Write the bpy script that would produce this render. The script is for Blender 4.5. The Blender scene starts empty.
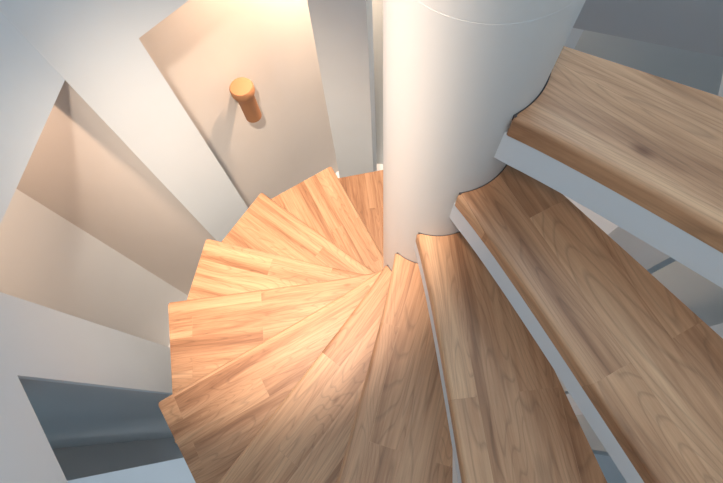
import bpy, bmesh, math, random
from mathutils import Vector, Matrix
random.seed(4)
C = bpy.context.scene.collection
S = 0.19                                   # one rise, metres
# ------------------------------------------------------------------ helpers
def link(name, bm, mat, parent=None, smooth=None):
    me = bpy.data.meshes.new(name)
    bmesh.ops.recalc_face_normals(bm, faces=bm.faces)
    bm.to_mesh(me); bm.free()
    me.materials.append(mat)
    o = bpy.data.objects.new(name, me); C.objects.link(o)
    if parent: o.parent = parent
    if smooth is not None:
        me.shade_smooth() if hasattr(me, 'shade_smooth') else None
        me.set_sharp_from_angle(angle=math.radians(smooth))
    return o
def prism(bm, pts, z0, z1):
    lo = [bm.verts.new((x, y, z0)) for x, y in pts]
    hi = [bm.verts.new((x, y, z1)) for x, y in pts]
    n = len(pts)
    bm.faces.new(hi); bm.faces.new(lo[::-1])
    for i in range(n):
        bm.faces.new((lo[i], lo[(i+1) % n], hi[(i+1) % n], hi[i]))
    return lo, hi
def lathe(bm, prof, n=96, cx=0, cy=0):
    rings = []
    for r, z in prof:
        rings.append([bm.verts.new((cx+r*math.cos(2*math.pi*k/n), cy+r*math.sin(2*math.pi*k/n), z)) for k in range(n)])
    for a, b in zip(rings, rings[1:]):
        for k in range(n):
            bm.faces.new((a[k], a[(k+1) % n], b[(k+1) % n], b[k]))
    bm.faces.new(rings[0][::-1]); bm.faces.new(rings[-1])
# ------------------------------------------------------------------ materials
def new_mat(name):
    m = bpy.data.materials.new(name); m.use_nodes = True
    return m, m.node_tree, m.node_tree.nodes['Principled BSDF']
def paint(name, col, rough=0.6, var=0.03, bump=0.04, spec=0.4):
    m, t, b = new_mat(name)
    tc = t.nodes.new('ShaderNodeTexCoord'); n = t.nodes.new('ShaderNodeTexNoise')
    n.inputs['Scale'].default_value = 3.0; n.inputs['Detail'].default_value = 4
    t.links.new(tc.outputs['Object'], n.inputs['Vector'])
    r = t.nodes.new('ShaderNodeValToRGB')
    r.color_ramp.elements[0].position = .3; r.color_ramp.elements[1].position = .7
    r.color_ramp.elements[0].color = (*[c*(1-var) for c in col], 1); r.color_ramp.elements[1].color = (*col, 1)
    t.links.new(n.outputs['Fac'], r.inputs['Fac']); t.links.new(r.outputs['Color'], b.inputs['Base Color'])
    n2 = t.nodes.new('ShaderNodeTexNoise'); n2.inputs['Scale'].default_value = 160
    t.links.new(tc.outputs['Object'], n2.inputs['Vector'])
    bp = t.nodes.new('ShaderNodeBump'); bp.inputs['Strength'].default_value = bump; bp.inputs['Distance'].default_value = .002
    t.links.new(n2.outputs['Fac'], bp.inputs['Height']); t.links.new(bp.outputs['Normal'], b.inputs['Normal'])
    b.inputs['Roughness'].default_value = rough; b.inputs['Specular IOR Level'].default_value = spec
    return m
def wood(name):
    m, t, b = new_mat(name)
    N, Lk = t.nodes.new, t.links.new
    tc = N('ShaderNodeTexCoord'); oi = N('ShaderNodeObjectInfo')
    off = N('ShaderNodeMath'); off.operation = 'MULTIPLY'; off.inputs[1].default_value = 7.3
    Lk(oi.outputs['Random'], off.inputs[0])
    cmb = N('ShaderNodeCombineXYZ'); Lk(off.outputs[0], cmb.inputs['X']); Lk(off.outputs[0], cmb.inputs['Y'])
    add = N('ShaderNodeVectorMath'); add.operation = 'ADD'
    Lk(tc.outputs['Object'], add.inputs[0]); Lk(cmb.outputs[0], add.inputs[1])
    # glued staves running along the tread
    br = N('ShaderNodeTexBrick'); br.offset = .37; br.offset_frequency = 2; br.squash = 1
    br.inputs['Scale'].default_value = 1.0
    br.inputs['Brick Width'].default_value = .66; br.inputs['Row Height'].default_value = .07
    br.inputs['Mortar Size'].default_value = .0003; br.inputs['Mortar Smooth'].default_value = .3
    br.inputs['Color1'].default_value = (0, 0, 0, 1); br.inputs['Color2'].default_value = (1, 1, 1, 1)
    br.inputs['Mortar'].default_value = (.3, .3, .3, 1)
    Lk(add.outputs[0], br.inputs['Vector'])
    # each stave shifts its own grain
    sep = N('ShaderNodeSeparateColor'); Lk(br.outputs['Color'], sep.inputs[0])
    sc = N('ShaderNodeVectorMath'); sc.operation = 'SCALE'; sc.inputs[0].default_value = (3.1, 1.7, 2.3)
    Lk(sep.outputs[0], sc.inputs['Scale'])
    add2 = N('ShaderNodeVectorMath'); add2.operation = 'ADD'
    Lk(add.outputs[0], add2.inputs[0]); Lk(sc.outputs[0], add2.inputs[1])
    def noise(scale, det, rough, dist=0):
        mp = N('ShaderNodeMapping'); mp.inputs['Scale'].default_value = scale
        Lk(add2.outputs[0], mp.inputs['Vector'])
        n = N('ShaderNodeTexNoise'); n.inputs['Scale'].default_value = 1; n.inputs['Detail'].default_value = det
        n.inputs['Roughness'].default_value = rough; n.inputs['Distortion'].default_value = dist
        Lk(mp.outputs[0], n.inputs['Vector']); return n
    broad = noise((1.3, 16, 9), 5, .6, .5)
    fine = noise((5, 120, 120), 6, .72)
    # cathedral figure: contour bands of a slow noise
    fig = noise((1.1, 9, 6), 2, .45, .5)
    mul = N('ShaderNodeMath'); mul.operation = 'MULTIPLY'; mul.inputs[1].default_value = 30
    Lk(fig.outputs['Fac'], mul.inputs[0])
    sn = N('ShaderNodeMath'); sn.operation = 'FRACT'; Lk(mul.outputs[0], sn.inputs[0])
    rb = N('ShaderNodeValToRGB'); e = rb.color_ramp.elements
    e[0].position = 0; e[0].color = (0, 0, 0, 1); e[1].position = .22; e[1].color = (1, 1, 1, 1)
    e2 = e.new(.9); e2.color = (.8, .8, .8, 1); e3 = e.new(1.0); e3.color = (0, 0, 0, 1)
    Lk(sn.outputs[0], rb.inputs['Fac'])
    r = N('ShaderNodeValToRGB'); e = r.color_ramp.elements
    e[0].position = .33; e[0].color = (.34, .165, .085, 1)
    e[1].position = .70; e[1].color = (.68, .415, .25, 1)
    k = e.new(.48); k.color = (.56, .31, .175, 1)
    Lk(broad.outputs['Fac'], r.inputs['Fac'])
    def mix(fac, a, bb, mode):
        x = N('ShaderNodeMix'); x.data_type = 'RGBA'; x.blend_type = mode; x.inputs[0].default_value = fac
        Lk(a, x.inputs[6]); Lk(bb, x.inputs[7]); return x.outputs[2]
    c = mix(.24, r.outputs['Color'], rb.outputs['Color'], 'MULTIPLY')
    rf = N('ShaderNodeValToRGB'); rf.color_ramp.elements[0].position = .32; rf.color_ramp.elements[1].position = .6
    rf.color_ramp.elements[0].color = (.52, .44, .38, 1)
    Lk(fine.outputs['Fac'], rf.inputs['Fac'])
    c = mix(.55, c, rf.outputs['Color'], 'MULTIPLY')
    rs = N('ShaderNodeValToRGB'); e = rs.color_ramp.elements
    e[0].color = (.84, .79, .75, 1); e[1].color = (1.0, .98, .94, 1)
    Lk(sep.outputs[0], rs.inputs['Fac'])
    c = mix(1.0, c, rs.outputs['Color'], 'MULTIPLY')
    # knots
    mp = N('ShaderNodeMapping'); mp.inputs['Scale'].default_value = (4.2, 9, 5); Lk(add.outputs[0], mp.inputs['Vector'])
    vo = N('ShaderNodeTexVoronoi'); vo.inputs['Scale'].default_value = 1; Lk(mp.outputs[0], vo.inputs['Vector'])
    rk = N('ShaderNodeValToRGB'); rk.color_ramp.elements[0].position = .02; rk.color_ramp.elements[1].position = .085
    rk.color_ramp.elements[0].color = (.42, .30, .22, 1)
    Lk(vo.outputs['Distance'], rk.inputs['Fac'])
    c = mix(.75, c, rk.outputs['Color'], 'MULTIPLY')
    Lk(c, b.inputs['Base Color'])
    bp = N('ShaderNodeBump'); bp.inputs['Strength'].default_value = .12; bp.inputs['Distance'].default_value = .001
    Lk(fine.outputs['Fac'], bp.inputs['Height']); Lk(bp.outputs['Normal'], b.inputs['Normal'])
    b.inputs['Roughness'].default_value = .42; b.inputs['Specular IOR Level'].default_value = .45
    return m
M_wall = paint('white_wall_plaster', (.70, .76, .80), .8)
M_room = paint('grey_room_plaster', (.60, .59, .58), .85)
M_wall_shade = paint('shade_toned_wall', (.42, .46, .50), .7)  # wall colour darkened to carry the shade on the back right header
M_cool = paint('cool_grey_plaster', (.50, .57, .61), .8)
M_floor = paint('pale_floor', (.72, .76, .80), .45)
M_col = paint('white_column_paint', (.66, .65, .64), .38, .02, .01)
M_sup = paint('white_support_paint', (.70, .74, .78), .45, .02, .01)
M_seal = paint('dark_joint', (.06, .05, .05), .8)
M_bronze = paint('brown_lamp_metal', (.30, .15, .075), .65)
M_wood = wood('oak_laminate')
# ------------------------------------------------------------------ staircase
CX, CY = 0.8636*S, 2.2346*S
RC, RO = 0.5631*S, 4.5547*S
TH, DTH, H1 = -0.7919, 0.3914, 2.671*S
EO, BB, EB = 0.208, 0.2166, 0.3122*S
WT, RT = 0.2042*S, 0.337*S
FLOOR = -(H1 + 17*S)
dang = [.013, -.029, -.001, -.006, .001, .015, .006, .021, .010, -.034, -.003, 0, 0, 0, 0, 0]
doff = [-.018, -.043, .018, .023, -.003, .018, .065, .004, -.034, .009, 0, 0, 0, 0, 0, 0]
stair = bpy.data.objects.new('spiral_staircase', None); C.objects.link(stair)
stair.location = (CX, CY, FLOOR)
stair['label'] = 'spiral staircase with oak treads winding down around a thick white central column'
stair['category'] = 'staircase'
def outline(e, rc, ro, inset, bb, fl=.012):
    """tread in plan: x along the nosing, nosing at y = -e, inner arc on the column"""
    yb = -e + inset; yf = yb - fl
    ub = Vector((math.cos(bb), math.sin(bb))); nb = Vector((-math.sin(bb), math.cos(bb)))
    P0 = nb*EB
    F = Vector((ro - .06*yb, yb))
    t = (ro - P0.x - .06*P0.y)/(ub.x + .06*ub.y)
    Bk = P0 + ub*t
    d = min(EB, rc*.95)
    Q = P0*(d/EB) + ub*math.sqrt(rc*rc - d*d)
    P = Vector((math.sqrt(max(1e-5, rc*rc - yf*yf)), yf))
    rf = .006
    a0 = math.atan2(Q.y, Q.x); a1 = math.atan2(P.y, P.x) + rf/rc
    n = 20
    arc = [Vector((rc*math.cos(a0+(a1-a0)*k/n), rc*math.sin(a0+(a1-a0)*k/n))) for k in range(n)]
    A = Vector((rc*math.cos(a1), rc*math.sin(a1))); B = P + Vector((rf, 0))
    fil = [A*(1-q)**2 + P*2*q*(1-q) + B*q*q for q in [i/6 for i in range(7)]]
    fr = .006
    flare = [Vector((B.x + .30*(q/9)**1.3, yb - fl*math.exp(-(.30*(q/9)**1.3)/.10))) for q in range(1, 10)]
    return arc + fil + flare + [F - Vector((fr, 0)), F - Vector((fr*.3, -fr*.3)), F + Vector((0, fr))] + [Bk - Vector((0, fr)), Bk - ub*fr]
def tread(i):
    ang = TH - DTH*i + dang[i]
    n_off = doff[i]*S
    e = EO*S + n_off
    z = -H1 - i*S
    bb = BB if i < 4 else .40
    bm = bmesh.new()
    rad = .009
    levels = [(-WT, .0015), (-WT+.0015, 0)] + [(-rad + rad*math.sin(q), rad*(1-math.cos(q))) for q in [math.pi/2*k/6 for k in range(7)]]
    rings = [[bm.verts.new((p.x, p.y, z_)) for p in outline(e, RC+.0020, RO, ins, bb)] for z_, ins in levels]
    n = len(rings[0])
    for r0, r1 in zip(rings, rings[1:]):
        for k in range(n): bm.faces.new((r0[k], r0[(k+1) % n], r1[(k+1) % n], r1[k]))
    bm.faces.new(rings[-1]); bm.faces.new(rings[0][::-1])
    board = link('stair_tread', bm, M_wood, stair, 35)
    board.location = Vector((CX, CY, z)) - stair.location
    board.rotation_euler.z = ang
    bm = bmesh.new()
    pts = outline(e, RC-.004, RO-.002, .002, bb)
    prism(bm, [(p.x, p.y) for p in pts], -WT-RT, -WT)
    bmesh.ops.bevel(bm, geom=[ed for ed in bm.edges if all(v.co.z < -WT-RT+1e-5 for v in ed.verts)], offset=.002, segments=2, affect='EDGES')
    sup = link('tread_support', bm, M_sup, board, 35)
    sup['label'] = 'white painted box beneath the oak board'
    # dark open joint where the board meets the column
    yf = -e - .012; a0 = bb + math.asin(EB/RC if EB < RC else .99); a1 = math.asin(yf/RC)+.05
    bm = bmesh.new(); n = 20; inner = []; outer = []
    for k in range(n+1):
        q = a0 + (a1-a0)*k/n
        inner.append(((RC-.002)*math.cos(q), (RC-.002)*math.sin(q))); outer.append(((RC+.004)*math.cos(q), (RC+.004)*math.sin(q)))
    prism(bm, inner + outer[::-1], -.012, -.0012)
    js = link('joint_seal', bm, M_seal, board); js['label'] = 'thin dark joint against the column'
    return board
for i in range(16): tread(i)
# column with a joint at every tread
bm = bmesh.new()
prof = [(RC, 0)]
zt = [(-H1 - i*S - WT*.8) - FLOOR for i in (-1,)]
for z in zt:
    prof += [(RC, z-.0006), (RC-.00025, z-.0003), (RC-.00025, z), (RC, z+.0003)]
prof += [(RC, 1.35-FLOOR)]
lathe(bm, prof, 128)
col = link('central_column', bm, M_col, stair, 30)
col['label'] = 'thick round white column'
# ------------------------------------------------------------------ the stairwell shell
TOP = 1.35
def V(a, r): return Vector((r*math.cos(math.radians(a)), r*math.sin(math.radians(a))))
def along(p, deg, s): return p + Vector((math.cos(math.radians(deg)), math.sin(math.radians(deg))))*s
def slab(bm, a, b, t, z0, z1):
    """vertical wall from a to b, thickness t away from the column"""
    d = (b-a).normalized(); n = Vector((-d.y, d.x))
    if n.dot((a+b)/2 - Vector((CX, CY))) < 0: n = -n
    pts = [a, b, b+n*t, a+n*t]
    prism(bm, [(p.x, p.y) for p in pts], z0, z1)
def structure(name, bm, mat=None):
    o = link(name, bm, mat or M_wall); o['kind'] = 'structure'
    return o
K = 1.15
L1 = Vector((-.709, .912))*K; L3 = Vector((-.863, .384))*K; L4 = Vector((-.739, .171))*K
HQ = -1.189; HP = -1.15
L2 = Vector((-.620, 1.211)); L7 = Vector((-.098, 1.645)); L8 = Vector((.140, 1.57))
bm = bmesh.new(); slab(bm, L1, L2, .10, FLOOR, TOP); slab(bm, L2, L7, .10, HQ, TOP); structure('wall_back_left', bm)
bm = bmesh.new(); slab(bm, L1, L3, .12, HP, TOP); structure('wall_left', bm)
R1 = along(L4, -59.8, .80)
bm = bmesh.new(); slab(bm, L3, L4, .01, FLOOR, TOP); slab(bm, L4, R1, .12, HP, TOP); structure('wall_front_left', bm)
HS = -1.40
S0 = Vector((.634, .861))*1.4; S1 = Vector((.938, .727))*1.4
S53 = S0; SC = along(S0, 156.2, .004); SA = along(S0, 156.2, .36)
bm = bmesh.new(); slab(bm, L7, L8, .12, FLOOR, TOP); slab(bm, L8, SA, .12, -1.3, TOP); slab(bm, SA, SC, .12, FLOOR, HS); structure('wall_back', bm)
SB = along(S1, -23.8, .01)
bm = bmesh.new()
slab(bm, SA, SB, .10, HS, TOP); structure('wall_back_right', bm, M_wall_shade)
# right hand walls: white piers with openings between them
bm = bmesh.new()
slab(bm, SB, V(30.4, 1.30), .08, HS, TOP)
slab(bm, V(30.4, 1.30), V(20.85, 1.22), .08, FLOOR, TOP)
slab(bm, V(20.85, 1.22), V(7.9, 1.13), .08, HS, TOP)
slab(bm, V(7.9, 1.13), V(1, 1.09), .08, FLOOR, TOP)
slab(bm, V(1, 1.09), V(-6.0, 1.05), .08, HS, TOP)
slab(bm, V(-6.0, 1.05), V(-15.0, 1.0), .08, FLOOR, TOP)
structure('wall_right', bm)
bm = bmesh.new()
F0 = V(-15.0, 1.0); F1 = Vector((.75, -.55)); F2 = Vector((.15, -.72))
slab(bm, F0, F1, .08, -1.5, TOP); slab(bm, F1, F2, .08, FLOOR, TOP); slab(bm, F2, R1, .08, FLOOR, TOP)
structure('wall_front', bm)
# the room beyond the openings
def chain(name, pts, mat, z1=.2, t=.08):
    bm = bmesh.new()
    for a, b in zip(pts, pts[1:]): slab(bm, a, b, t, FLOOR, z1)
    return structure(name, bm, mat)
n_q = Vector((-.639, .769)); d_q = Vector((.769, .639))
O = n_q*1.655
E5 = V(142.6, 1.74)
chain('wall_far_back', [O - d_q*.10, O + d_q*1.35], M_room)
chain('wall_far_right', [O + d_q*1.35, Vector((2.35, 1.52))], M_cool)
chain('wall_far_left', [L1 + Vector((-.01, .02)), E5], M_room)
J6 = V(178.3, 1.50); J7 = V(-176.2, 1.46); J8 = V(-176.6, 2.4)
chain('wall_outer_left', [E5, Vector((-1.75, .45)), Vector((-2.45, .2)), J8], M_wall)
bm = bmesh.new()
prism(bm, [tuple(p) for p in (L4 + Vector((-.002, -.0012)), J6, J6 + Vector((-.01, .08)), L3 + Vector((-.06, -.035)))], FLOOR, .2)
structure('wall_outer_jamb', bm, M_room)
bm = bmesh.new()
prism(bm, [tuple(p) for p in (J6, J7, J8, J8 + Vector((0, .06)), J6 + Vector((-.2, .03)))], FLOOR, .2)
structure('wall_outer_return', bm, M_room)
chain('wall_outer_front_left', [J8, Vector((-2.1, -1.3)), Vector((-1.2, -1.5)), Vector((1.3, -1.5))], M_wall)
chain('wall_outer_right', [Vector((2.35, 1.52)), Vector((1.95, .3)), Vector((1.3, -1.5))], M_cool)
bm = bmesh.new()
prism(bm, [(-2.8, -1.8), (2.5, -1.8), (2.5, -.05), (-.15, -.05), (-.15, 2.8), (-2.8, 2.8)], TOP, TOP+.15)
structure('light_shaping_ceiling', bm)  # unseen, added with an open corner to steer sky light onto the left walls
bm = bmesh.new(); prism(bm, [(-2.8, -1.8), (2.5, -1.8), (2.5, 2.8), (-2.8, 2.8)], FLOOR-.1, FLOOR); structure('floor', bm, M_floor)
# ------------------------------------------------------------------ wall lamp
lampdir = V(107.1, 1.0)
P = lampdir*1.69
nrm = -n_q
lamp = bpy.data.objects.new('wall_lamp', None); C.objects.link(lamp)
zl = -2.09
lamp.location = (P.x, P.y, zl-.13)
lamp['label'] = 'small brown cylindrical lamp fixed to the back wall beyond the left opening'
lamp['category'] = 'wall lamp'
bm = bmesh.new()
lathe(bm, [(.036, -.13), (.044, -.126), (.045, .04), (.054, .065), (.061, .085), (.061, .115), (.055, .125), (.030, .129)], 40)
for v in bm.verts: v.co.z += .13
link('lamp_body', bm, M_bronze, lamp, 35)
bm = bmesh.new()
d = n_q.normalized(); tdir = Vector((-d.y, d.x))
a = d*.03 - tdir*.02; b2 = d*.03 + tdir*.02
far = 1.655 - P.dot(n_q)/1.0
prism(bm, [tuple(d*.03 - tdir*.018), tuple(d*.03 + tdir*.018), tuple(d*far + tdir*.018), tuple(d*far - tdir*.018)], .10, .16)
link('lamp_bracket', bm, M_bronze, lamp)
# ------------------------------------------------------------------ camera
f, pitch, roll = 483.9, 1.219, -0.126
cp, sp = math.cos(pitch), math.sin(pitch)
fwd = Vector((0, cp, -sp)); right = Vector((1, 0, 0)); up = right.cross(fwd)
r2 = right*math.cos(roll) + up*math.sin(roll); u2 = -right*math.sin(roll) + up*math.cos(roll)
cam = bpy.data.cameras.new('camera'); co = bpy.data.objects.new('camera', cam); C.objects.link(co)
cam.sensor_width = 36; cam.lens = f/723*36; cam.clip_start = .01
co.matrix_world = Matrix(((r2.x, u2.x, -fwd.x, 0), (r2.y, u2.y, -fwd.y, 0), (r2.z, u2.z, -fwd.z, 0), (0, 0, 0, 1)))
bpy.context.scene.camera = co
# ------------------------------------------------------------------ light
w = bpy.data.worlds.new('world'); bpy.context.scene.world = w; w.use_nodes = True
bg = w.node_tree.nodes['Background']; bg.inputs[0].default_value = (.60, .83, 1.0, 1); bg.inputs[1].default_value = 1.7
def area(name, loc, target, size, power, col):
    l = bpy.data.lights.new(name, 'AREA'); l.size = size; l.energy = power; l.color = col
    o = bpy.data.objects.new(name, l); C.objects.link(o); o.location = loc
    o.rotation_euler = (Vector(target)-Vector(loc)).to_track_quat('-Z', 'Y').to_euler(); return o
def spot(name, loc, target, size, power, col, ang, blend=1):
    l = bpy.data.lights.new(name, 'SPOT'); l.energy = power; l.color = col; l.spot_size = math.radians(ang); l.spot_blend = blend
    l.shadow_soft_size = size
    o = bpy.data.objects.new(name, l); C.objects.link(o); o.location = loc
    o.rotation_euler = (Vector(target)-Vector(loc)).to_track_quat('-Z', 'Y').to_euler(); return o
area('landing_fill', (-.35, -.35, 1.2), (.5, .2, -1.4), .4, 9, (1.0, .88, .76))  # added warm fill for the treads, no known fixture
area('cool_top_fill', (.45, 1.0, 1.3), (-.8, -.1, -1.6), .7, 17, (.56, .83, 1.0))  # added cool fill brightening the left walls, the skylight is invented
spot('side_room_fill', (-1.08, .78, -.05), (-1.30, .86, -2.9), .05, 430, (1.0, .64, .42), 56)  # added fill to brighten the walls behind the left opening
spot('corner_floor_fill', (-1.72, -.55, -.2), (-1.72, -.40, -3.6), .06, 210, (.86, .94, 1.0), 44)  # added spot to brighten the floor beyond the front left opening
spot('back_room_fill', (1.25, 1.35, .1), (1.3, 1.9, -2), .06, 42, (.75, .88, 1.0), 130)  # added cool fill lifting the far wall under the right header
spot('back_wall_fill', (.14, 1.98, -1.0), (-.25, 1.75, -2.6), .05, 300, (1.0, .64, .41), 150)  # added warm wash for the back wall, hidden behind the header
spot('flare_glow_fill', (-.13, .07, .62), (-.42, 1.0, -2.3), .06, 820, (1.0, .79, .61), 42)  # added spot imitating the lens flare's warm glow on stairs and walls
sc = bpy.context.scene
sc.view_settings.view_transform = 'Standard'; sc.view_settings.look = 'None'
sc.view_settings.exposure = -.25; sc.view_settings.gamma = 1; sc.view_settings.use_curve_mapping = False
